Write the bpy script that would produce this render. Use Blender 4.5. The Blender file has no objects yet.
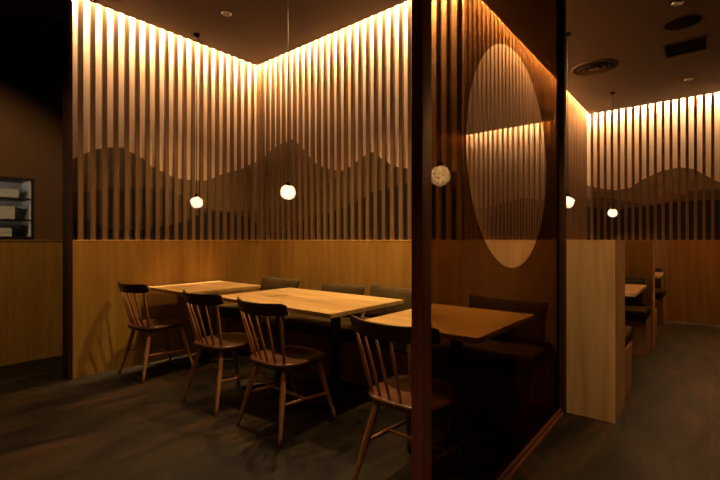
import bpy, bmesh, math, random
from mathutils import Vector, Matrix
random.seed(7)
SC = bpy.context.scene
COL = SC.collection
R = math.radians

# ------------------------------------------------------------ camera, world, exposure
CAMH = 1.15
cam_d = bpy.data.cameras.new('camera'); cam = bpy.data.objects.new('camera', cam_d); COL.objects.link(cam)
cam.location = (0, 0, CAMH); cam.rotation_euler = (R(90), 0, R(-50.44))
cam_d.sensor_width = 36; cam_d.lens = 36 * 421 / 720; cam_d.clip_start = .02
SC.camera = cam
SC.view_settings.view_transform = 'Standard'; SC.view_settings.look = 'None'
SC.view_settings.gamma = 1; SC.view_settings.use_curve_mapping = False
SC.view_settings.exposure = 0.3
W = bpy.data.worlds.new('world'); SC.world = W; W.use_nodes = True
W.node_tree.nodes['Background'].inputs[0].default_value = (1, .6, .3, 1)
W.node_tree.nodes['Background'].inputs[1].default_value = 0.0
SC.cycles.max_bounces = 10; SC.cycles.transparent_max_bounces = 16
SC.cycles.use_denoising = True

COVE_COL = (1, .68, .39)
COVE_W = 58.0          # watts per metre of LED strip in the ceiling slots
SPOT_COL = (1, .65, .31)

def area_strip(p0, p1, width, watts, tilt=(0, 0, -1)):
    """LED strip lying in the slot between ceiling edge and slatted wall"""
    p0, p1 = Vector(p0), Vector(p1); d = p1 - p0
    l = bpy.data.lights.new('cove_led', 'AREA'); l.shape = 'RECTANGLE'
    l.size = d.length; l.size_y = width; l.energy = watts * d.length; l.color = COVE_COL; l.spread = R(38)
    o = bpy.data.objects.new('cove_led', l); COL.objects.link(o)
    o.location = (p0 + p1) / 2
    z = -Vector(tilt).normalized(); x = d.normalized(); y = z.cross(x)
    o.matrix_world = Matrix.Translation(o.location) @ Matrix((x, y, z)).transposed().to_4x4()
    return o
LZ = 3.30
area_strip((1.18, 4.060, LZ), (3.08, 4.060, LZ), .07, COVE_W, (0, .24, -1))
area_strip((3.055, 1.54, LZ), (3.055, 4.09, LZ), .07, COVE_W, (.24, 0, -1))
area_strip((3.10, 1.500, LZ), (7.53, 1.500, LZ), .07, COVE_W * 1.35, (0, .24, -1))
area_strip((7.520, -2.42, LZ), (7.520, 1.52, LZ), .045, COVE_W * .85, (.24, 0, -1))
area_strip((5.22, -2.410, LZ), (7.53, -2.410, LZ), .07, COVE_W, (0, -.24, -1))

# ------------------------------------------------------------ helpers
def tag(o, label=None, cat=None, group=None, kind=None):
    if label: o['label'] = label
    if cat: o['category'] = cat
    if group: o['group'] = group
    if kind: o['kind'] = kind
    return o
def empty(name, loc=(0, 0, 0), rz=0, **k):
    o = bpy.data.objects.new(name, None); COL.objects.link(o); o.location = loc; o.rotation_euler = (0, 0, rz)
    o.empty_display_size = .1
    return tag(o, **k)
def obj(name, bm, m, parent=None, smooth=False, bevel=0, **k):
    bmesh.ops.recalc_face_normals(bm, faces=bm.faces[:])
    me = bpy.data.meshes.new(name); bm.to_mesh(me); bm.free()
    if smooth:
        for p in me.polygons: p.use_smooth = True
    for mm in (m if isinstance(m, (list, tuple)) else [m]): me.materials.append(mm)
    o = bpy.data.objects.new(name, me); COL.objects.link(o)
    if parent: o.parent = parent
    if bevel:
        b = o.modifiers.new('bevel', 'BEVEL'); b.width = bevel; b.segments = 2; b.limit_method = 'ANGLE'
    return tag(o, **k)
def copy_tree(o, parent=None):
    c = o.copy(); COL.objects.link(c)
    if parent: c.parent = parent
    for ch in [x for x in SC.objects if x.parent == o]: copy_tree(ch, c)
    return c
def BM(): return bmesh.new()
def box(bm, a, b):
    x0, y0, z0 = a; x1, y1, z1 = b
    v = [bm.verts.new((x, y, z)) for z in (z0, z1) for y in (y0, y1) for x in (x0, x1)]
    for f in ((0, 2, 3, 1), (4, 5, 7, 6), (0, 1, 5, 4), (2, 6, 7, 3), (0, 4, 6, 2), (1, 3, 7, 5)):
        bm.faces.new([v[i] for i in f])
    return bm
def bxo(name, a, b, m, parent=None, **k): return obj(name, box(BM(), a, b), m, parent, **k)
def tube(bm, pts, rads, n=12, caps=True):
    pts = [Vector(p) for p in pts]; rings = []
    for i, p in enumerate(pts):
        t = (pts[min(i + 1, len(pts) - 1)] - pts[max(i - 1, 0)]).normalized()
        ref = Vector((1, 0, 0)) if abs(t.x) < .8 else Vector((0, 1, 0))
        u = t.cross(ref).normalized(); w = t.cross(u)
        rings.append([bm.verts.new(p + (u * math.cos(2 * math.pi * j / n) + w * math.sin(2 * math.pi * j / n)) * rads[i]) for j in range(n)])
    for a, b in zip(rings, rings[1:]):
        for j in range(n): bm.faces.new((a[j], a[(j + 1) % n], b[(j + 1) % n], b[j]))
    if caps: bm.faces.new(rings[0][::-1]); bm.faces.new(rings[-1])
    return bm
def lathe(bm, prof, c=(0, 0, 0), n=32):
    rings = []
    for r, z in prof:
        if r < 1e-6: rings.append([bm.verts.new((c[0], c[1], c[2] + z))])
        else: rings.append([bm.verts.new((c[0] + r * math.cos(2 * math.pi * j / n), c[1] + r * math.sin(2 * math.pi * j / n), c[2] + z)) for j in range(n)])
    for a, b in zip(rings, rings[1:]):
        for j in range(n):
            q = (j + 1) % n
            if len(a) == 1 and len(b) == 1: continue
            if len(a) == 1: bm.faces.new((a[0], b[q], b[j]))
            elif len(b) == 1: bm.faces.new((a[j], a[q], b[0]))
            else: bm.faces.new((a[j], a[q], b[q], b[j]))
    return bm
def prism(bm, poly, fn, d0, d1):
    """poly of (u,v) pushed from depth d0 to d1; fn(u,v,d) -> xyz"""
    a = [bm.verts.new(fn(u, v, d0)) for u, v in poly]; b = [bm.verts.new(fn(u, v, d1)) for u, v in poly]
    bm.faces.new(a); bm.faces.new(b[::-1])
    for i in range(len(a)):
        j = (i + 1) % len(a); bm.faces.new((a[i], b[i], b[j], a[j]))
    return bm

# ------------------------------------------------------------ materials
class N:
    def __init__(s, name):
        s.m = bpy.data.materials.new(name); s.m.use_nodes = True; s.t = s.m.node_tree
        s.b = s.t.nodes['Principled BSDF']; s.out = s.t.nodes['Material Output']
    def n(s, typ, **k):
        x = s.t.nodes.new(typ)
        for a, v in k.items():
            if a.startswith('_'): x.inputs[a[1:].replace('_', ' ')].default_value = v
            else: setattr(x, a, v)
        return x
    def l(s, a, b): s.t.links.new(a, b)
    def ramp(s, fac, stops):
        r = s.n('ShaderNodeValToRGB'); e = r.color_ramp.elements
        while len(e) < len(stops): e.new(.5)
        for q, (p, c) in zip(e, stops): q.position = p; q.color = (*c, 1)
        s.l(fac, r.inputs[0]); return r.outputs[0]
    def coords(s, scale):
        tc = s.n('ShaderNodeTexCoord'); mp = s.n('ShaderNodeMapping'); mp.inputs['Scale'].default_value = scale
        s.l(tc.outputs['Object'], mp.inputs[0]); return mp.outputs[0]
    def noise(s, vec, scale, detail=4, dist=0, rough=.55):
        x = s.n('ShaderNodeTexNoise'); x.inputs['Scale'].default_value = scale; x.inputs['Detail'].default_value = detail
        x.inputs['Distortion'].default_value = dist; x.inputs['Roughness'].default_value = rough
        s.l(vec, x.inputs['Vector']); return x.outputs['Fac']
    def bump(s, h, strength, dist=.002):
        x = s.n('ShaderNodeBump'); x.inputs['Strength'].default_value = strength; x.inputs['Distance'].default_value = dist
        s.l(h, x.inputs['Height']); s.l(x.outputs[0], s.b.inputs['Normal'])
    def set(s, rough=None, spec=None, metal=None, color=None):
        if rough is not None: s.b.inputs['Roughness'].default_value = rough
        if spec is not None: s.b.inputs['Specular IOR Level'].default_value = spec
        if metal is not None: s.b.inputs['Metallic'].default_value = metal
        if color is not None: s.b.inputs['Base Color'].default_value = (*color, 1)
        return s
def wood(name, dark, light, axis='z', rough=.45, scale=1.0, contrast=1, plank=None, spec=.4):
    M = N(name).set(rough, spec)
    sc = {'z': (14, 14, .9), 'y': (14, .9, 14), 'x': (.9, 14, 14)}[axis]
    v = M.coords(tuple(q * scale for q in sc))
    a = M.noise(v, 1.0, 5, .6); b = M.noise(v, 7.0, 3, .2)
    mx = M.n('ShaderNodeMath', operation='MULTIPLY_ADD'); M.l(b, mx.inputs[0]); mx.inputs[1].default_value = .35; M.l(a, mx.inputs[2])
    h = .22 * contrast
    fac = mx.outputs[0]
    if plank:     # strips glued side by side along the grain, each with its own tone
        tc = M.n('ShaderNodeTexCoord'); sp = M.n('ShaderNodeSeparateXYZ'); M.l(tc.outputs['Object'], sp.inputs[0])
        dv = M.n('ShaderNodeMath', operation='DIVIDE'); M.l(sp.outputs[plank[0]], dv.inputs[0]); dv.inputs[1].default_value = plank[1]
        fl = M.n('ShaderNodeMath', operation='FLOOR'); M.l(dv.outputs[0], fl.inputs[0])
        wn = M.n('ShaderNodeTexWhiteNoise', noise_dimensions='1D'); M.l(fl.outputs[0], wn.inputs['W'])
        ad = M.n('ShaderNodeMath', operation='MULTIPLY_ADD'); M.l(wn.outputs['Value'], ad.inputs[0]); ad.inputs[1].default_value = .3; M.l(fac, ad.inputs[2])
        sb = M.n('ShaderNodeMath', operation='SUBTRACT'); M.l(ad.outputs[0], sb.inputs[0]); sb.inputs[1].default_value = .15; fac = sb.outputs[0]
    c = M.ramp(fac, [(.67 - h, dark), (.67 + h, light)])
    M.l(c, M.b.inputs['Base Color']); M.bump(b, .12)
    return M.m
def plain(name, color, rough=.5, metal=0, spec=.5, var=.12, nscale=30, bump=.05):
    M = N(name).set(rough, spec, metal)
    v = M.coords((1, 1, 1)); f = M.noise(v, nscale, 4)
    lo = tuple(c * (1 - var) for c in color); hi = tuple(min(1, c * (1 + var)) for c in color)
    M.l(M.ramp(f, [(.3, lo), (.7, hi)]), M.b.inputs['Base Color'])
    if bump: M.bump(f, bump)
    return M.m

oak_panel = wood('oak_panel', (.32, .155, .025), (.48, .260, .050), 'z', .42)
oak_pale = wood('oak_booth_end', (.34, .19, .075), (.50, .30, .13), 'z', .45)
oak_dim = wood('oak_bench_base', (.24, .11, .03), (.36, .18, .06), 'z', .5)
oak_table = wood('oak_tabletop', (.58, .34, .11), (.86, .57, .21), 'y', .34, plank=('X', .09), spec=.45)
oak_table_x = wood('oak_booth_tabletop', (.46, .25, .085), (.68, .42, .17), 'x', .34, plank=('Y', .09))
slat_wood = wood('slat_wood', (.155, .080, .031), (.23, .125, .050), 'z', .5)
walnut = wood('walnut_legs', (.34, .14, .050), (.54, .25, .095), 'z', .36, 2)  # lit tone of the chair walnut put into the colour
walnut_shaded = wood('walnut_crest_shaded', (.045, .018, .010), (.085, .035, .018), 'y', .34, 2)  # shade on the back of the crest put into the colour
walnut_seat = wood('walnut_seat', (.08, .030, .014), (.15, .058, .026), 'x', .30, 2, plank=('Y', .11))
frame_red = wood('frame_redwood', (.20, .055, .024), (.32, .095, .040), 'z', .35, 1.5)
frame_dark = wood('frame_dark', (.022, .009, .005), (.042, .016, .009), 'z', .6, 1.5, spec=.15)
sill_wood = wood('sill_redwood', (.085, .026, .013), (.15, .046, .022), 'x', .4, 1.5)
backing = plain('wallpaper_backing', (.70, .49, .30), .8, var=.03, nscale=60)
mt_mid = plain('mountain_mid_panel', (.19, .118, .042), .8, var=.25, nscale=9)
mt_low = plain('mountain_dark_panel', (.105, .062, .023), .8, var=.25, nscale=9)
mt_blk = plain('mountain_black_panel', (.013, .010, .007), .8, var=.3, nscale=9)
plaster = plain('brown_plaster', (.15, .075, .030), .85, var=.06, nscale=120)
ceil_m = plain('ceiling_paint', (.070, .042, .019), .9, var=.03, nscale=90)
slot_m = plain('slot_paint', (.62, .52, .40), .9, var=.02)
black_metal = plain('black_steel', (.012, .011, .010), .42, .0, .5)
fixture_dark = plain('fixture_dark', (.03, .02, .013), .9, 0, .1)
fixture_mid = plain('fixture_paint', (.085, .055, .030), .9, 0, .1)
fixture_black = plain('fixture_black', (.016, .011, .008), .95, 0, 0)
chrome = plain('chrome_ring', (.75, .68, .58), .2, 1)
brass = plain('brass_cap', (.20, .13, .05), .3, 1)
cord_m = plain('cord_black', (.02, .014, .010), .5)
paper_w = plain('white_paper', (.62, .62, .58), .8, var=.05)
shelf_dark = plain('shelf_dark', (.020, .010, .008), .5)
niche_w = plain('niche_grey_lining', (.55, .56, .54), .75, var=.12, nscale=6)

def fabric(name, c1, c2):
    M = N(name).set(1.0, .0)
    v = M.coords((1, 1, 1)); f = M.noise(v, 260, 2); g = M.noise(v, 14, 3)
    mx = M.n('ShaderNodeMath', operation='MULTIPLY_ADD'); M.l(g, mx.inputs[0]); mx.inputs[1].default_value = .4; M.l(f, mx.inputs[2])
    M.l(M.ramp(mx.outputs[0], [(.55, c1), (.85, c2)]), M.b.inputs['Base Color']); M.bump(f, .4, .001)
    return M.m
seat_fabric = fabric('olive_seat_fabric', (.030, .019, .0065), (.080, .051, .018))
pillow_fabric = fabric('olive_pillow_fabric', (.034, .021, .007), (.090, .057, .020))
pillow_dark = fabric('dark_pillow_fabric', (.022, .016, .011), (.060, .042, .026))

def floor_mat():
    M = N('stone_floor').set(.5, .22)
    v = M.coords((1, 1, 1))
    v2 = M.coords((.8, 2.6, 1))
    a = M.noise(v2, 1.6, 6, 1.0, .6); b = M.noise(v, 22, 5, .3)
    mx = M.n('ShaderNodeMath', operation='MULTIPLY_ADD'); M.l(b, mx.inputs[0]); mx.inputs[1].default_value = .3; M.l(a, mx.inputs[2])
    c = M.ramp(mx.outputs[0], [(.50, (.006, .0045, .0024)), (.60, (.017, .0125, .0056)), (.68, (.028, .021, .009)), (.80, (.062, .032, .015))])
    br = M.n('ShaderNodeTexBrick'); M.l(v, br.inputs['Vector'])
    br.inputs['Scale'].default_value = 1.0; br.inputs['Brick Width'].default_value = .9; br.inputs['Row Height'].default_value = .45
    br.inputs['Mortar Size'].default_value = .0025
    br.inputs['Color1'].default_value = (.72, .72, .72, 1); br.inputs['Color2'].default_value = (1.15, 1.1, 1.02, 1); br.inputs['Mortar'].default_value = (.55, .5, .45, 1)
    mm = M.n('ShaderNodeMixRGB', blend_type='MULTIPLY'); mm.inputs[0].default_value = 1
    M.l(c, mm.inputs[1]); M.l(br.outputs[0], mm.inputs[2]); M.l(mm.outputs[0], M.b.inputs['Base Color'])
    rr = M.n('ShaderNodeMapRange'); rr.inputs[3].default_value = .42; rr.inputs[4].default_value = .7
    M.l(b, rr.inputs[0]); M.l(rr.outputs[0], M.b.inputs['Roughness'])
    M.bump(mx.outputs[0], .35, .006)
    return M.m
floor_m = floor_mat()

def glass_mat(name, tint, refl=True):
    M = N(name); M.t.nodes.remove(M.b)
    tr = M.n('ShaderNodeBsdfTransparent'); tr.inputs[0].default_value = (*tint, 1)
    if not refl:
        M.l(tr.outputs[0], M.out.inputs[0]); return M.m
    gl = M.n('ShaderNodeBsdfGlossy'); gl.inputs['Roughness'].default_value = 0.0; gl.inputs[0].default_value = (1, .95, .88, 1)
    lw = M.n('ShaderNodeLayerWeight'); lw.inputs['Blend'].default_value = .5
    pw = M.n('ShaderNodeMath', operation='POWER'); M.l(lw.outputs['Facing'], pw.inputs[0]); pw.inputs[1].default_value = 5
    ma = M.n('ShaderNodeMath', operation='MULTIPLY_ADD'); M.l(pw.outputs[0], ma.inputs[0]); ma.inputs[1].default_value = .96; ma.inputs[2].default_value = .04
    mx = M.n('ShaderNodeMixShader'); M.l(ma.outputs[0], mx.inputs[0]); M.l(tr.outputs[0], mx.inputs[1]); M.l(gl.outputs[0], mx.inputs[2])
    M.l(mx.outputs[0], M.out.inputs[0]); return M.m
glass_clear = glass_mat('clear_glass', (.97, .95, .92))
film_tint = glass_mat('smoked_film', (.52, .43, .31), False)

def globe_mat():
    M = N('crackled_lit_glass').set(.15, .5)
    v = M.coords((1, 1, 1)); vo = M.n('ShaderNodeTexVoronoi', feature='DISTANCE_TO_EDGE'); vo.inputs['Scale'].default_value = 48
    M.l(v, vo.inputs['Vector'])
    c = M.ramp(vo.outputs['Distance'], [(.0, (.22, .12, .05)), (.12, (.75, .56, .34)), (.35, (1, .93, .78))])
    st = M.n('ShaderNodeLayerWeight'); st.inputs['Blend'].default_value = .5
    mr = M.n('ShaderNodeMapRange'); mr.inputs[3].default_value = 2.2; mr.inputs[4].default_value = .6
    M.l(st.outputs['Facing'], mr.inputs[0])
    M.b.inputs['Base Color'].default_value = (.5, .45, .38, 1)
    M.l(c, M.b.inputs['Emission Color']); M.l(mr.outputs[0], M.b.inputs['Emission Strength'])
    M.bump(vo.outputs['Distance'], .6, .01)
    return M.m
globe_m = globe_mat()
def emit(name, c, s):
    M = N(name).set(.5); M.b.inputs['Emission Color'].default_value = (*c, 1); M.b.inputs['Emission Strength'].default_value = s
    return M.m
lens_m = emit('downlight_lens', (1, .75, .5), .05)
lens_m.node_tree.nodes['Principled BSDF'].inputs['Base Color'].default_value = (.03, .02, .015, 1)

# ------------------------------------------------------------ structure
CEIL = 3.12
PH = 1.15      # height of the panelled dado = eye height
TOP = 3.34
struct = dict(kind='structure')
bxo('floor', (-3.2, -2.7, -.1), (8.2, 5.4, 0), floor_m, **struct)
bm = BM()
prism(bm, [(-3, -2.28), (7.38, -2.28), (7.38, 1.432), (2.925, 1.432), (2.925, 3.93), (1.16, 3.93), (1.16, 4.98), (-3, 4.98)],
      lambda u, v, d: (u, v, d), CEIL, TOP)
obj('ceiling', bm, ceil_m, **struct)
bxo('ceiling_slab', (-3.2, -2.7, TOP), (8.2, 5.4, TOP + .1), slot_m, **struct)

# slatted, back-lit walls: backing sheet, three layered mountain cut-outs, slats in front, panelled dado below
def slat_wall(name, fn, u0, u1, first, pitch, layers, body, dado, sw=.036):
    root = obj(name, body, plaster, **struct)
    bk = BM(); prism(bk, [(u0, PH), (u1, PH), (u1, TOP - .005), (u0, TOP - .005)], fn, .050, .068)
    obj('wall_backing', bk, backing, root)
    for (pts, m, d0) in layers:
        b = BM(); pts = [p for p in pts]
        poly = [(pts[0][0], PH)] + pts + [(pts[-1][0], PH)]
        prism(b, poly, fn, d0, .0499)
        obj('mountain_panel', b, m, root)
    b = BM(); u = first
    while u + sw <= u1 + 1e-4:
        a0 = fn(u, PH, 0); a1 = fn(u + sw, 3.22, .027)
        box(b, [min(p, q) for p, q in zip(a0, a1)], [max(p, q) for p, q in zip(a0, a1)])
        u += pitch
    obj('slat_screen', b, slat_wood, root)
    obj('dado_panel', dado[0], oak_panel, root, bevel=.002)
    if dado[1]: obj('dado_cap', dado[1], oak_panel, root, bevel=.002)
    return root

A1 = [(1.17, 1.82), (1.20, 1.84), (1.34, 1.93), (1.45, 1.97), (1.57, 1.99), (1.67, 1.95), (1.77, 1.91), (1.84, 1.85), (1.96, 1.81), (2.06, 1.77), (2.22, 1.765), (2.39, 1.78), (2.51, 1.83), (2.63, 1.89), (2.82, 1.95), (2.96, 2.03), (3.10, 2.09)]
A2 = [(1.17, 1.54), (1.34, 1.57), (1.45, 1.61), (1.7, 1.64), (1.97, 1.65), (2.06, 1.62), (2.15, 1.59), (2.25, 1.53), (2.37, 1.49), (2.62, 1.47), (2.95, 1.49), (3.10, 1.48)]
A3 = [(1.17, 1.34), (1.33, 1.31), (1.45, 1.25), (1.7, 1.24), (1.81, 1.26), (2.03, 1.30), (2.15, 1.33), (2.33, 1.42), (2.44, 1.46), (2.68, 1.45), (2.95, 1.40), (3.10, 1.33)]
B1 = [(1.50, 1.70), (1.75, 1.72), (1.99, 1.77), (2.10, 1.79), (2.21, 1.84), (2.32, 1.91), (2.40, 1.97), (2.46, 1.96), (2.54, 1.93), (2.69, 1.86), (2.81, 1.83), (3.03, 1.89), (3.19, 1.97), (3.29, 2.08), (3.42, 2.19), (3.53, 2.26), (3.63, 2.24), (3.74, 2.23), (3.92, 2.17), (4.10, 2.09)]
B2 = [(1.50, 1.69), (1.75, 1.71), (1.98, 1.76), (2.09, 1.785), (2.20, 1.83), (2.32, 1.90), (2.40, 1.96), (2.46, 1.95), (2.53, 1.92), (2.68, 1.85), (2.78, 1.82), (2.88, 1.77), (3.09, 1.67), (3.39, 1.62), (3.81, 1.53), (4.10, 1.47)]
B3 = [(1.50, 1.56), (1.75, 1.60), (1.98, 1.65), (2.09, 1.63), (2.24, 1.61), (2.41, 1.59), (2.54, 1.53), (2.76, 1.47), (2.96, 1.42), (3.21, 1.41), (3.41, 1.34), (3.69, 1.23), (3.90, 1.23), (4.10, 1.27)]
C1 = [(3.12, 1.66), (3.6, 1.66), (4.2, 1.80), (4.7, 2.05), (5.2, 2.32), (5.64, 2.42), (6.11, 2.34), (6.59, 2.20), (7.1, 2.07), (7.4, 2.04), (7.53, 2.03)]
C2 = [(3.12, 1.60), (3.9, 1.70), (4.6, 1.62), (5.6, 1.80), (6.6, 1.85), (7.53, 1.80)]
C3 = [(3.12, 1.50), (3.8, 1.40), (4.8, 1.52), (5.8, 1.45), (6.8, 1.62), (7.53, 1.68)]
D1 = [(-2.42, 1.9), (-1.7, 1.75), (-1.0, 1.9), (-.5, 1.8), (-.13, 1.93), (.04, 2.06), (.15, 2.15), (.32, 2.19), (.52, 2.16), (.74, 2.06), (.92, 1.94), (1.09, 1.92), (1.30, 1.96), (1.50, 2.03)]
D2 = [(-2.42, 1.7), (-1.5, 1.62), (-.8, 1.72), (-.13, 1.85), (.03, 1.85), (.20, 1.84), (.40, 1.73), (.55, 1.68), (.74, 1.68), (.99, 1.75), (1.25, 1.82), (1.50, 1.82)]
D3 = [(-2.42, 1.5), (-1.2, 1.55), (-.13, 1.70), (.25, 1.70), (.52, 1.68), (.74, 1.65), (.99, 1.63), (1.25, 1.64), (1.50, 1.69)]
E1 = [(5.2, 1.7), (5.8, 1.9), (6.4, 2.2), (7.0, 2.0), (7.53, 1.9)]
lay = lambda a, b, c: [(a, mt_mid, .0465), (b, mt_low, .043), (c, mt_blk, .0395)]

# wall_back: parallel to the left of the picture (Y = 4.05), wall_side: X = 3.045, and so on; depth d grows into the wall
slat_wall('wall_left', lambda u, v, d: (u, 4.05 + d, v), 1.167, 3.11, 1.213, .0913, lay(A1, A2, A3),
          box(BM(), (1.167, 4.118, 0), (3.113, 4.18, TOP)),
          (box(BM(), (1.167, 4.04, 0), (3.045, 4.117, PH - .012)), box(BM(), (1.167, 4.037, PH - .012), (3.045, 4.117, PH))))
slat_wall('wall_back', lambda u, v, d: (3.045 + d, u, v), 1.552, 4.105, 1.49, .0920, lay(B1, B2, B3),
          box(BM(), (3.113, 1.56, 0), (3.25, 4.3, TOP)),
          (box(BM(), (3.04, 1.49, 0), (3.112, 4.04, PH - .012)), box(BM(), (3.037, 1.49, PH - .012), (3.112, 4.037, PH))))
slat_wall('wall_booth', lambda u, v, d: (u, 1.49 + d, v), 3.107, 7.562, 3.15, .0920, lay(C1, C2, C3),
          box(BM(), (3.25, 1.56, 0), (8.0, 1.7, TOP)),
          (box(BM(), (3.44, 1.482, 0), (7.567, 1.555, PH - .012)), box(BM(), (3.44, 1.479, PH - .012), (7.567, 1.555, PH))))
slat_wall('wall_far', lambda u, v, d: (7.50 + d, u, v), -2.45, 1.55, -2.37, .0920, lay(D1, D2, D3),
          box(BM(), (7.57, -2.5, 0), (7.7, 1.56, TOP)),
          (box(BM(), (7.49, -2.39, 0), (7.567, 1.477, PH - .012)), box(BM(), (7.487, -2.39, PH - .012), (7.567, 1.477, PH))))
slat_wall('wall_right', lambda u, v, d: (u, -2.40 - d, v), 5.2, 7.56, 5.22, .0920, [(E1, mt_mid, .0465)],
          box(BM(), (5.2, -2.6, 0), (7.57, -2.47, TOP)),
          (box(BM(), (5.2, -2.469, 0), (7.485, -2.395, PH - .012)), None))
bm = BM(); box(bm, (-3.0, -2.6, 0), (5.195, -2.282, 3.119))
obj('wall_corridor', bm, plaster, **struct)
bxo('wall_front', (-3.2, -2.6, 0), (-3.0, 5.2, 3.2), plaster, **struct)
# end post of the slatted wall
bxo('trim_1', (1.135, 4.033, 0), (1.166, 4.18, 3.119), frame_dark, **struct)
# the wall further back at the far left, with a recess
F = 4.98; nx0, nx1, nz0, nz1 = .15, 1.12, 1.165, 1.735
bm = BM()
box(bm, (-3, F, 0), (3.3, F + .1, nz0)); box(bm, (-3, F, nz1), (3.2, F + .1, TOP))
box(bm, (-3, F, nz0), (nx0, F + .1, nz1)); box(bm, (nx1, F, nz0), (3.3, F + .1, nz1))
box(bm, (-3, F + .36, nz0 - .1), (3.3, F + .40, nz1 + .1))
wf = obj('wall_alcove', bm, plaster, **struct)
bxo('dado_panel', (-2.99, F - .012, 0), (3.2, F - .001, PH - .014), oak_panel, wf)
bxo('dado_cap', (-2.99, F - .020, PH - .014), (3.2, F - .001, PH + .004), oak_dim, wf)
bxo('wall_passage', (3.2, 4.3, 0), (3.3, 4.98, TOP), plaster, **struct)

# recessed shelf unit
sh = empty('wall_shelf', ((nx0 + nx1) / 2, F, nz0), label='dark framed recessed shelf unit with grey lining in the brown wall at far left', cat='shelf')
def sp(name, a, b, m, **k):
    o = bxo(name, [p - q for p, q in zip(a, sh.location)], [p - q for p, q in zip(b, sh.location)], m, sh, **k); return o
f = .018
sp('frame', (nx0 + .002, F - .012, nz0 + .002), (nx1 - .002, F + .32, nz0 + f), shelf_dark)
sp('frame', (nx0 + .002, F - .012, nz1 - f), (nx1 - .002, F + .32, nz1 - .002), shelf_dark)
sp('frame', (nx0 + .002, F - .012, nz0 + f), (nx0 + f, F + .32, nz1 - f), shelf_dark)
sp('frame', (nx1 - f, F - .012, nz0 + f), (nx1 - .002, F + .32, nz1 - f), shelf_dark)
sp('back_panel', (nx0 + f, F + .31, nz0 + f), (nx1 - f, F + .32, nz1 - f), niche_w)
sp('side_lining', (nx1 - f - .006, F + .02, nz0 + f), (nx1 - f, F + .31, nz1 - f), niche_w)
for z in (1.345, 1.545): sp('shelf_board', (nx0 + f, F, z - .014), (nx1 - f - .006, F + .31, z), shelf_dark)
l = bpy.data.lights.new('shelf_fill', 'AREA'); l.shape = 'RECTANGLE'; l.size = .03; l.size_y = .52; l.energy = 7; l.color = (1, .80, .62)  # unseen strip, added to brighten the inside of the recess
o = bpy.data.objects.new('shelf_fill', l); COL.objects.link(o); o.location = (nx0 + .03, F + .06, (nz0 + nz1) / 2); o.rotation_euler = (R(90), 0, R(-38))
# paper goods on the shelves
def sheaf(x0, x1, y0, z, n, th, label, name='paper_stack'):
    b = BM()
    for i in range(n):
        j = random.uniform(-.004, .004); box(b, (x0 + j, y0 + j, z + i * th), (x1 + j, y0 + .21 + j, z + (i + 1) * th - .0015))
    c = Vector(((x0 + x1) / 2, y0 + .1, z)); bmesh.ops.translate(b, verts=b.verts, vec=-c)
    o = obj(name, b, paper_w); o.location = c; tag(o, label, 'paper stack'); return o
sheaf(.60, 1.02, F + .07, 1.546, 5, .017, 'grey stack of folded sheets on the top board of the recessed shelf')
sheaf(.45, .99, F + .07, 1.346, 4, .030, 'pale stack of boxes on the middle board of the recessed shelf', 'carton_stack')
sheaf(.50, .97, F + .08, 1.184, 3, .038, 'pale grey stack on the bottom of the recessed shelf', 'carton_stack')

# ------------------------------------------------------------ glass partition
GY = .755
gp = empty('glass_partition', (2.13, GY, 0), label='tall smoked glass partition with clear circle and dark wooden frame', cat='partition')
def gpart(name, a, b, m, **k): return bxo(name, [p - q for p, q in zip(a, gp.location)], [p - q for p, q in zip(b, gp.location)], m, gp, **k)
gpart('post', (1.222, .738, 0), (1.284, .782, 3.119), frame_red, bevel=.002, label='reddish brown near post')
gpart('post', (2.975, .725, 0), (3.036, .772, 3.119), frame_dark, bevel=.002, label='almost black far post')
gpart('sill_rail', (1.284, .725, 0), (2.975, .79, .022), sill_wood, bevel=.002)
gpart('glazing_bead', (1.284, .738, .022), (2.975, .752, .042), sill_wood)
gpart('head_rail', (1.284, .738, 3.10), (2.975, .782, 3.119), frame_dark)
gpart('glass_pane', (1.284, .755, .022), (2.975, .763, 3.10), glass_clear)
# smoked film with a round opening
cx, cz, cr = 2.134 - 2.13, 1.558, .548
x0, x1, z0, z1 = 1.285 - 2.13, 2.974 - 2.13, .043, 3.099
n = 96
circ = [(cx + cr * math.cos(2 * math.pi * i / n), cz + cr * math.sin(2 * math.pi * i / n)) for i in range(n)]
rect = []
for i in range(n):
    a = 2 * math.pi * i / n; dx, dz = math.cos(a), math.sin(a); t = 1e9
    if dx > 1e-9: t = min(t, (x1 - cx) / dx)
    if dx < -1e-9: t = min(t, (x0 - cx) / dx)
    if dz > 1e-9: t = min(t, (z1 - cz) / dz)
    if dz < -1e-9: t = min(t, (z0 - cz) / dz)
    rect.append([cx + dx * t, cz + dz * t])
for X_, Z_ in ((x0, z0), (x0, z1), (x1, z0), (x1, z1)):
    k = min(range(n), key=lambda i: (rect[i][0] - X_) ** 2 + (rect[i][1] - Z_) ** 2); rect[k] = [X_, Z_]
bm = BM()
fy0, fy1 = .7530 - GY, .7545 - GY
c0 = [bm.verts.new((u, fy0, v)) for u, v in circ]; c1 = [bm.verts.new((u, fy1, v)) for u, v in circ]
r0 = [bm.verts.new((u, fy0, v)) for u, v in rect]; r1 = [bm.verts.new((u, fy1, v)) for u, v in rect]
for i in range(n):
    j = (i + 1) % n
    for q in ((c0[i], c0[j], r0[j], r0[i]), (c1[i], r1[i], r1[j], c1[j]), (c0[i], c1[i], c1[j], c0[j]), (r0[i], r0[j], r1[j], r1[i])): bm.faces.new(q)
obj('smoked_film', bm, film_tint, gp, label='dark smoked film with a round clear opening')

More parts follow.
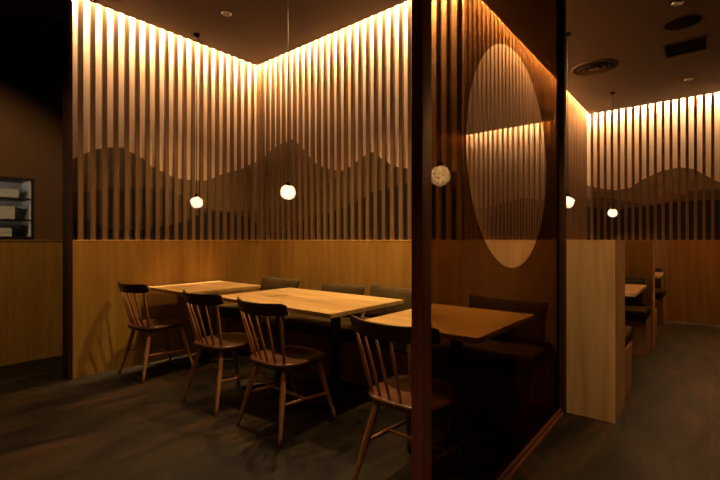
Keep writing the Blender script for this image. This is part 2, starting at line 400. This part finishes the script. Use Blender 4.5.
# ------------------------------------------------------------ chair
def make_chair():
    t = empty('dining_chair')
    # seat: rounded saddle, wider at the front
    bm = BM(); n = 48
    def edge(a):
        c, s = math.cos(a), math.sin(a)
        e = 2 / 3.2
        x = math.copysign(abs(c) ** e, c); y = math.copysign(abs(s) ** e, s)
        w = .205 + .012 * x
        return x * .205, y * w
    rings = []
    for k, (f_, z) in enumerate(((.93, .398), (.985, .408), (1.0, .420), (.985, .431), (.93, .434), (.75, .428), (.5, .421), (.25, .419))):
        rings.append([bm.verts.new((edge(2 * math.pi * j / n)[0] * f_, edge(2 * math.pi * j / n)[1] * f_, z)) for j in range(n)])
    for a, b in zip(rings, rings[1:]):
        for j in range(n): bm.faces.new((a[j], a[(j + 1) % n], b[(j + 1) % n], b[j]))
    bm.faces.new(rings[0][::-1]); bm.faces.new(rings[-1])
    obj('seat', bm, walnut_seat, t, smooth=True)
    # crest rail: bent board, ends swept forward
    bm = BM(); m = 20; sec = []
    for i in range(m + 1):
        u = -1 + 2 * i / m; y = u * .234; x = -.275 + .085 * u * u
        h = .036 if abs(u) < .9 else .036 - .010 * (abs(u) - .9) / .1
        zc = .757; th = .010; tan = Vector((.17 * u / .234, 1, 0)).normalized(); nn = Vector((tan.y, -tan.x, 0))
        lean = -.010
        ring = []
        for (a, b) in ((-1, -1), (-1, -.55), (-1, .55), (-.6, 1), (.6, 1), (1, .55), (1, -.55), (.6, -1)):
            ring.append(bm.verts.new((x + nn.x * a * th + lean * b, y + nn.y * a * th, zc + b * h + .004 * u * u)))
        sec.append(ring)
    for a, b in zip(sec, sec[1:]):
        for j in range(8): bm.faces.new((a[j], a[(j + 1) % 8], b[(j + 1) % 8], b[j]))
    bm.faces.new(sec[0]); bm.faces.new(sec[-1][::-1])
    obj('crest_rail', bm, walnut_shaded, t, smooth=False, bevel=.002, label='curved top rail with back shade painted into its very dark wood')
    for i in range(6):
        u = -1 + 2 * i / 5
        yb = u * .150; xb = -.172 + .028 * u * u
        yt = u * .195; xt = -.268 + .085 * (yt / .234) ** 2
        r = .0095 if abs(u) > .9 else .0072
        b = Vector((xb, yb, .425)); e = Vector((xt, yt, .729)); P = [b.lerp(e, q) for q in (0, .35, .7, 1)]
        obj('spindle', tube(BM(), P, [r * .85, r * 1.12, r, r * .75], 10), walnut, t, smooth=True)
    feet = [(-.222, .205), (-.222, -.205), (.235, .195), (.235, -.195)]; tops = [(-.125, .125), (-.125, -.125), (.135, .13), (.135, -.13)]
    L = []
    for (fx, fy), (tx, ty) in zip(feet, tops):
        a, b = Vector((fx, fy, 0)), Vector((tx, ty, .408)); L.append((a, b))
        obj('leg', tube(BM(), [a.lerp(b, q) for q in (0, .12, .6, .85, 1)], [.0095, .0115, .0175, .0155, .012], 12), walnut, t, smooth=True)
    mids = []
    for (r_, f_) in ((0, 2), (1, 3)):
        a = L[r_][0].lerp(L[r_][1], .50); b = L[f_][0].lerp(L[f_][1], .44); mids.append(a.lerp(b, .5))
        obj('stretcher', tube(BM(), [a.lerp(b, q) for q in (0, .5, 1)], [.0075, .0115, .0075], 10), walnut, t, smooth=True)
    obj('stretcher', tube(BM(), [mids[0].lerp(mids[1], q) for q in (0, .5, 1)], [.007, .0105, .007], 10), walnut, t, smooth=True)
    return t
chair = make_chair()
GC = 'spindle-back chairs along the tables'
spots = [((1.72, 1.075), 0, 'dark spindle-back wooden chair partly behind the near post of the glass partition'),
         ((1.745, 2.035), -1, 'dark spindle-back wooden chair at the middle table, its back in front of the tabletop'),
         ((1.735, 2.68), 1, 'dark spindle-back wooden chair at the far end of the middle table, second from the left'),
         ((1.70, 3.70), 3, 'dark spindle-back wooden chair at the small table against the panelled left wall')]
for i, ((x, y), a, lab) in enumerate(spots):
    c = chair if i == 0 else copy_tree(chair)
    c.location = (x, y, 0); c.rotation_euler = (0, 0, R(a)); tag(c, lab, 'chair', GC)

# ------------------------------------------------------------ tables
def make_table(xa, xb, ya, yb, cols, label, mat, group, along='y'):
    cx, cy = (xa + xb) / 2, (ya + yb) / 2
    t = empty('dining_table', (cx, cy, 0), label=label, cat='table', group=group)
    hx, hy = (xb - xa) / 2, (yb - ya) / 2
    obj('tabletop', box(BM(), (-hx, -hy, .692), (hx, hy, .720)), mat, t, bevel=.003)
    for (px, py) in cols:
        p = obj('pedestal', box(BM(), (px - .026, py - .026, .012), (px + .026, py + .026, .684)), black_metal, t, bevel=.003)
        b = BM(); box(b, (px - .17, py - .12, .684), (px + .17, py + .12, .692)); obj('mounting_plate', b, black_metal, t)
        b = BM()
        for sx in (-1, 1):
            for sy in (-1, 1):
                tube(b, [(px, py, .022), (px + sx * .23, py + sy * .17, .014)], [.018, .012], 8)
        obj('cross_foot', b, black_metal, t)
    return t
GT = 'oak dining tables by the banquette'
make_table(1.75, 2.52, .775, 1.43, [(.02, -.02)], 'oak table seen partly through the smoked glass pane', oak_table, GT)
make_table(1.78, 2.54, 1.69, 2.92, [(0, -.30), (0, .30)], 'long oak table in the middle of the dining nook', oak_table, GT)
make_table(1.74, 2.49, 3.28, 3.98, [(0, 0)], 'small oak table pushed against the panelled left wall', oak_table, GT)

# ------------------------------------------------------------ benches and pillows
def cushion(bm, a, b, r=.03, seg=5):
    """rounded upholstered block"""
    a, b = Vector(a), Vector(b)
    res = bmesh.ops.create_cube(bm, size=1)
    c = (a + b) / 2; s = b - a
    for v in res['verts']: v.co = Vector((v.co.x * s.x, v.co.y * s.y, v.co.z * s.z)) + c
    bmesh.ops.bevel(bm, geom=[e for e in bm.edges], offset=r, segments=seg, profile=.6, affect='EDGES')
    return bm
def bench(name, label, x0, x1, y0, y1, bx0, bx1, nsec, axis, cat='bench', group=None, seat_top=.455):
    o = Vector(((x0 + x1) / 2, (y0 + y1) / 2, 0))
    t = empty(name, o, label=label, cat=cat, group=group)
    obj('base', box(BM(), Vector((bx0, y0, 0)) - o, Vector((bx1, y1, seat_top - .105)) - o), oak_dim, t, bevel=.002)
    for i in range(nsec):
        ya = y0 + (y1 - y0) * i / nsec; yb = y0 + (y1 - y0) * (i + 1) / nsec
        obj('seat_cushion', cushion(BM(), Vector((x0, ya + .002, seat_top - .105)) - o, Vector((x1, yb - .002, seat_top)) - o), seat_fabric, t, smooth=True)
    return t
bench('banquette', 'long olive upholstered banquette along the back wall', 2.46, 3.035, .80, 4.03, 2.58, 3.035, 4, 'y')

def pillow_mesh(w, h, d, seed):
    """square scatter cushion standing in the local XZ... width along Y, height along Z, thickness along X"""
    rnd = random.Random(seed); bm = BM(); n = 16; grid = {}
    ph = rnd.uniform(0, 6)
    for side in (1, -1):
        for i in range(n + 1):
            for j in range(n + 1):
                u, v = -1 + 2 * i / n, -1 + 2 * j / n
                edge = (i in (0, n)) or (j in (0, n))
                if edge and side == -1: grid[(side, i, j)] = grid[(1, i, j)]; continue
                f_ = ((1 - u * u) * (1 - v * v)) ** .38
                pin = 1 - .05 * (1 - abs(u * v)) * max(abs(u), abs(v)) ** 4
                x = side * d / 2 * f_ * (1 + .08 * math.sin(3 * u + ph) * math.cos(2.5 * v))
                grid[(side, i, j)] = bm.verts.new((x, u * w / 2 * pin, v * h / 2 * pin + h / 2))
        for i in range(n):
            for j in range(n):
                q = [grid[(side, i, j)], grid[(side, i + 1, j)], grid[(side, i + 1, j + 1)], grid[(side, i, j + 1)]]
                bm.faces.new(q if side == 1 else q[::-1])
    return bm
def pillow(x, y, z, w, h, lean, roll, label, mat, group, seed, rz=0, d=.13):
    o = obj('scatter_cushion', pillow_mesh(w, h, d, seed), mat, smooth=True)
    o.location = (x, y, z); o.rotation_euler = (R(roll), R(lean), R(rz)); tag(o, label, 'cushion', group)
    return o
GPn = 'scatter cushions on the banquette'
pillow(2.86, 3.52, .468, .62, .29, 14, 0, 'olive scatter cushion on the banquette behind the far corner of the long table', pillow_fabric, GPn, 1)
pillow(2.86, 2.62, .468, .54, .285, 14, -1, 'olive scatter cushion on the banquette, the middle one behind the long table', pillow_fabric, GPn, 2)
pillow(2.84, 2.02, .472, .57, .30, 18, 2, 'olive scatter cushion on the banquette leaning left of the near glass post', pillow_fabric, GPn, 3)
pillow(2.86, 1.09, .468, .56, .28, 14, 1, 'dark scatter cushion on the banquette behind the smoked glass', pillow_fabric, GPn, 4)

# booth area
def partition(x0, x1, label, mat):
    c = Vector(((x0 + x1) / 2, (.445 + 1.478) / 2, 0))
    t = empty('booth_partition', c, label=label, cat='partition', group='low wooden partitions between the booths')
    y1 = 1.488 if x0 < 3.1 else 1.475
    obj('body', box(BM(), Vector((x0, .445, 0)) - c, Vector((x1, y1, PH - .008)) - c), mat, t, bevel=.002)
    obj('top_cap', box(BM(), Vector((x0 - .001, .443, PH - .008)) - c, Vector((x1 + .001, y1, PH)) - c), mat, t)
partition(3.043, 3.44, 'broad pale oak partition end standing just right of the glass', oak_pale)
partition(5.37, 5.60, 'low oak partition between the two booths', oak_panel)
partition(7.40, 7.484, 'low oak partition backing the farthest bench, at the far slatted wall', oak_pale)
GB = 'upholstered booth benches'
bench('booth_bench', 'olive booth bench behind the broad pale partition end, nearest the glass', 3.445, 4.03, .46, 1.475, 3.445, 3.93, 1, 'y', group=GB)
bench('booth_bench', 'olive booth bench with its back to the middle partition, on the glass side', 4.90, 5.365, .46, 1.475, 4.99, 5.365, 1, 'y', group=GB)
bench('booth_bench', 'olive booth bench just behind the middle partition', 5.605, 6.12, .46, 1.475, 5.605, 6.02, 1, 'y', group=GB)
bench('booth_bench', 'olive booth bench against the far slatted wall', 6.88, 7.396, .46, 1.475, 6.97, 7.396, 1, 'y', group=GB)
make_table(4.02, 4.84, .45, 1.44, [(0, .1)], 'oak booth table in the nearer booth', oak_table_x, 'oak booth tables')
make_table(6.10, 6.87, .45, 1.44, [(0, .1)], 'oak booth table in the farther booth', oak_table_x, 'oak booth tables')
pillow(5.22, .76, .468, .52, .29, 14, 0, 'dark scatter cushion leaning on the middle booth partition', pillow_dark, 'booth cushions', 5)
pillow(7.24, .76, .468, .52, .29, 14, 0, 'dark scatter cushion at the far wall in the farther booth', pillow_dark, 'booth cushions', 6)
# ------------------------------------------------------------ pendants
def make_pendant(seed):
    t = empty('pendant_lamp')
    top = CEIL - 1.51
    obj('canopy', lathe(BM(), [(0, top), (.028, top), (.028, top - .006), (.020, top - .022), (.006, top - .030), (0, top - .030)], n=24), fixture_black, t, smooth=True)
    obj('cord', tube(BM(), [(0, 0, .075), (0, 0, top - .02)], [.0038, .0038], 8), cord_m, t)
    obj('socket', lathe(BM(), [(0, .082), (.009, .082), (.012, .074), (.0165, .070), (.0165, .048), (0, .048)], n=20), fixture_black, t, smooth=True)
    bm = BM(); bmesh.ops.create_icosphere(bm, subdivisions=4, radius=.058)
    from mathutils import noise
    for v in bm.verts:
        d = noise.noise(v.co * 26 + Vector((seed, 0, 0))) * .0065 + noise.noise(v.co * 60) * .002
        v.co += v.co.normalized() * d
        v.co.z *= .96
    obj('globe', bm, globe_m, t, smooth=False)
    return t
pend = make_pendant(3.1)
PG = 'crackled glass globe pendants'
for i, (x, y, z, rz, lab) in enumerate([(2.11, 3.77, 1.51, 0, 'small lit glass globe pendant over the small table by the left wall'),
                          (2.11, 2.45, 1.51, 80, 'lit glass globe pendant hanging over the middle of the long table'),
                          (2.11, 1.16, 1.51, 200, 'lit glass globe pendant seen through the glass beside the near post'),
                          (4.36, 1.03, 1.51, 130, 'lit glass globe pendant half hidden by the far glass post'),
                          (6.48, .98, 1.51, 40, 'lit glass globe pendant over the farther booth table')]):
    p = pend if i == 0 else copy_tree(pend)
    p.location = (x, y, z); p.rotation_euler = (0, 0, R(rz)); tag(p, lab, 'pendant lamp', PG)
    l = bpy.data.lights.new('pendant_glow', 'POINT'); l.energy = 1.3; l.color = (1, .66, .34); l.shadow_soft_size = .062
    o = bpy.data.objects.new('pendant_glow', l); COL.objects.link(o); o.parent = p; o.location = (0, 0, 0)
    l.use_shadow = True

# ------------------------------------------------------------ ceiling fixtures
def make_downlight():
    t = empty('downlight')
    obj('trim_ring', lathe(BM(), [(.030, 0), (.045, 0), (.045, -.006), (.038, -.010), (.030, -.006), (.030, 0)], n=28), chrome, t, smooth=True)
    obj('lens', lathe(BM(), [(0, -.002), (.030, -.002), (.030, -.005), (0, -.005)], n=24), lens_m, t)
    return t
dl = make_downlight()
def spot(x, y, w, deg, blend=.6, aim=None, soft=.03):
    l = bpy.data.lights.new('downlight_beam', 'SPOT'); l.energy = w; l.color = SPOT_COL; l.spot_size = R(deg); l.spot_blend = blend; l.shadow_soft_size = soft
    o = bpy.data.objects.new('downlight_beam', l); COL.objects.link(o); o.location = (x, y, CEIL - .03)
    if aim:
        o.rotation_euler = (Vector(aim) - Vector(o.location)).to_track_quat('-Z', 'Y').to_euler()
    return o
DL = [(2.08, 3.22, 'small ceiling downlight above the dining nook, left of the corner', 62, 92),
      (2.14, 2.25, 'small ceiling downlight over the long table', 98, 92),
      (2.14, 1.10, 'small ceiling downlight over the table behind the glass', 98, 92),
      (6.53, .185, 'small ceiling downlight nearest the far slatted wall', 10, 80),
      (4.38, .195, 'small ceiling downlight at the top edge above the corridor', 9, 80),
      (1.55, -.15, 'small ceiling downlight above the corridor beside the glass', 145, 48),
      (.15, -.75, 'added ceiling fill light above the corridor behind the viewpoint', 15, 95),  # unseen, added to light the near glass post
      (-1.1, 1.3, 'added ceiling fill light above the open floor left of the viewpoint', 48, 110),  # unseen fill, added to lift the near post and chair legs
      (.2, 3.0, 'added ceiling fill light aimed at the recessed shelf', 70, 70)]  # unseen, added to brighten the recess and the panelling below it
for i, (x, y, lab, w, deg) in enumerate(DL):
    d = dl if i == 0 else copy_tree(dl)
    d.location = (x, y, CEIL); tag(d, lab, 'downlight', 'recessed ceiling downlights'); spot(x, y, w, deg, aim=(.5, 4.98, 1.0) if 'aimed' in lab else (2.9, .35, .6) if 'beside the glass' in lab else None)
# round air diffuser
t = empty('air_diffuser', (5.41, 1.00, CEIL), label='round ringed air diffuser in the ceiling over the booths', cat='vent')
obj('outer_ring', lathe(BM(), [(.20, 0), (.235, 0), (.235, -.006), (.20, -.014), (.20, 0)], n=48), fixture_mid, t, smooth=True)
obj('dark_throat', lathe(BM(), [(0, -.001), (.20, -.001), (.20, -.004), (0, -.004)], n=48), fixture_dark, t)
for r in (.155, .105): obj('ring_vane', lathe(BM(), [(r - .018, -.005), (r + .016, -.022), (r + .020, -.018), (r - .014, -.004), (r - .018, -.005)], n=48), fixture_mid, t, smooth=True)
obj('centre_disc', lathe(BM(), [(0, -.006), (.055, -.014), (.06, -.020), (0, -.024)], n=40), fixture_mid, t, smooth=True)
t = empty('ceiling_speaker', (4.79, .175, CEIL), label='dark round ceiling speaker with thin pale rim, upper right', cat='speaker')
obj('rim', lathe(BM(), [(.135, 0), (.15, 0), (.15, -.006), (.135, -.009), (.135, 0)], n=48), fixture_mid, t, smooth=True)
obj('mesh_cover', lathe(BM(), [(0, -.001), (.135, -.001), (.135, -.006), (0, -.010)], n=48), fixture_black, t, smooth=True)
t = empty('air_grille', (5.43, .175, CEIL), label='rectangular slotted air grille in the ceiling near the right edge', cat='vent')
bm = BM()
for a, b in (((-.20, -.19, -.008), (.20, -.165, 0)), ((-.20, .165, -.008), (.20, .19, 0)), ((-.20, -.165, -.008), (-.175, .165, 0)), ((.175, -.165, -.008), (.20, .165, 0))): box(bm, a, b)
obj('frame', bm, fixture_mid, t)
obj('dark_duct', box(BM(), (-.175, -.165, -.002), (.175, .165, 0)), fixture_black, t)
bm = BM()
for k in range(9):
    x = -.155 + k * .039; box(bm, (x, -.165, -.007), (x + .008, .165, -.002))
obj('louvre', bm, fixture_black, t)
